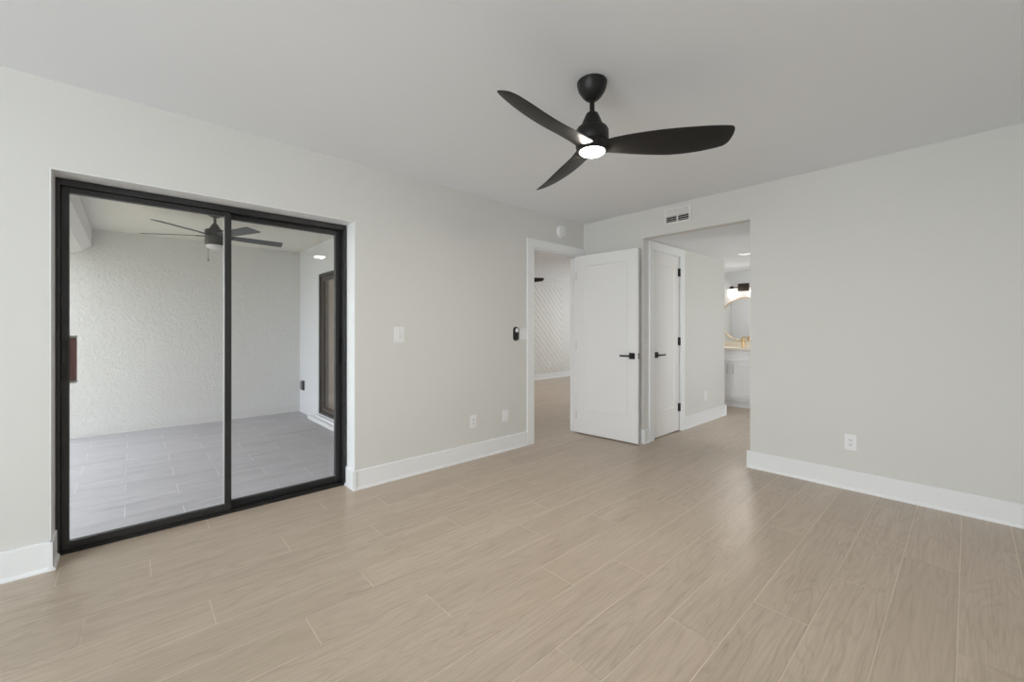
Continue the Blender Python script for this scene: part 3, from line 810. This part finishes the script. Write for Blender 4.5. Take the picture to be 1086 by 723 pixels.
# ------------------------------------------------------------------ passage downlight
r = thing('recessed_downlight', 'round recessed downlight in the low passage ceiling', 'downlight', (1.19, 1.737, 2.153), 0)
bm = bmesh.new(); lathe(bm, [(0.050, -0.0005), (0.075, -0.0005), (0.076, -0.004), (0.070, -0.007), (0.052, -0.004), (0.050, -0.0005)], 40); obj('trim_ring', bm, M_PLATE, r, smooth=True)
bm = bmesh.new(); lathe(bm, [(0, -0.0006), (0.0505, -0.0006), (0.0505, -0.0030), (0, -0.0030)], 32); obj('lens', bm, M_CAN, r, smooth=True)

# ------------------------------------------------------------------ bathroom vanity
VX0, VX1 = 0.222, 1.010
va = thing('vanity_cabinet', 'white shaker bathroom vanity cabinet beyond the passage', 'cabinet', (0, 0, 0), 0)
boxes('carcass', [(VX0, VX1, 2.882, 3.395, 0.105, 0.880)], M_CAB, va)
boxes('toe_kick', [(VX0, VX1, 2.935, 3.395, 0.0, 0.105)], M_CAB, va)
for a, b, hx in ((VX0 + 0.004, 0.6145, 0.575), (0.6175, VX1 - 0.004, 0.655)):
    bm = bmesh.new(); shaker(bm, b - a, 0.535, 0.020, 0.058, b - a - 0.058, 0.058, 0.477, 0.007, 0.003)
    dd = obj('door', bm, M_CAB, va, (a, 2.861, 0.152), 0.001)
    bm = bmesh.new(); lx = hx - a
    box(bm, lx - 0.005, lx + 0.005, -0.030, -0.022, 0.36, 0.52); box(bm, lx - 0.004, lx + 0.004, -0.022, 0.0, 0.38, 0.388); box(bm, lx - 0.004, lx + 0.004, -0.022, 0.0, 0.49, 0.498)
    obj('handle', bm, M_NICKEL, dd, bevel=0.001)
bm = bmesh.new(); shaker(bm, VX1 - VX0 - 0.008, 0.165, 0.020, 0.058, VX1 - VX0 - 0.066, 0.045, 0.120, 0.007, 0.003)
obj('drawer_front', bm, M_CAB, va, (VX0 + 0.004, 2.861, 0.698), 0.001)
ct = thing('countertop', 'cream stone countertop with backsplash on the bathroom vanity', 'countertop', (0, 0, 0), 0)
boxes('slab', [(VX0 - 0.012, VX1 + 0.012, 2.842, 3.398, 0.8805, 0.915)], M_STONE, ct, 0.003)
boxes('backsplash', [(VX0 - 0.012, VX1 + 0.012, 3.376, 3.398, 0.915, 1.000)], M_STONE, ct, 0.002)
fa = thing('faucet', 'brushed gold single-hole faucet on the bathroom countertop', 'faucet', (0.655, 3.270, 0.915), 0)
bm = bmesh.new(); lathe(bm, [(0, 0.0005), (0.030, 0.0005), (0.030, 0.006), (0.024, 0.010), (0.024, 0.150), (0.022, 0.156), (0, 0.156)], 32); obj('body', bm, M_GOLD, fa, smooth=True)
boxes('spout', [(-0.018, 0.018, -0.150, -0.015, 0.095, 0.118)], M_GOLD, fa, 0.004)
boxes('lever', [(-0.010, 0.062, -0.012, 0.012, 0.157, 0.168)], M_GOLD, fa, 0.003)

mi = thing('round_mirror', 'round mirror with thin pale gold rim on the bathroom wall', 'mirror', (0.620, 3.398, 1.362), 0)
bm = bmesh.new(); lathe(bm, [(0, -0.012), (0.342, -0.012), (0.342, -0.004), (0, -0.004)], 72, axis='Y'); obj('mirror_glass', bm, M_MIRROR, mi, smooth=True)
bm = bmesh.new(); lathe(bm, [(0.340, 0.0), (0.362, 0.0), (0.362, -0.026), (0.358, -0.030), (0.344, -0.030), (0.340, -0.026), (0.340, 0.0)], 72, axis='Y'); obj('rim', bm, M_RIM, mi, smooth=True)

vl = thing('vanity_light', 'dark bronze two-light fixture with glass shades above the round mirror', 'wall light', (0.620, 3.400, 1.885), 0)
boxes('backplate', [(-0.082, 0.082, -0.028, 0.0, -0.062, 0.062)], M_BRONZE, vl, 0.004)
boxes('arm', [(-0.225, 0.225, -0.072, -0.056, -0.008, 0.008), (-0.012, 0.012, -0.060, -0.028, -0.010, 0.010)], M_BRONZE, vl, 0.003)
for xc in (-0.158, 0.158):
    bm = bmesh.new(); lathe(bm, [(0, 0.022), (0.030, 0.022), (0.033, 0.016), (0.033, -0.040), (0.028, -0.046), (0, -0.046)], 28, xc, -0.064); so = obj('socket', bm, M_BRONZE, vl, smooth=True)
    bm = bmesh.new(); lathe(bm, [(0, -0.046), (0.012, -0.050), (0.024, -0.075), (0.028, -0.100), (0.024, -0.122), (0, -0.132)], 24, xc, -0.064); obj('bulb', bm, M_BULB, so, smooth=True)
    bm = bmesh.new(); lathe(bm, [(0.034, -0.020), (0.048, -0.030), (0.048, -0.165), (0.046, -0.165), (0.046, -0.032), (0.034, -0.024)], 32, xc, -0.064); obj('glass_shade', bm, M_SHADEGLASS, so, smooth=True)
area('vanity_glow', (0.62, 3.20, 1.70), (0, -0.6, -0.35), 0.4, 0.12, BATH_W, (1.0, 0.96, 0.91))
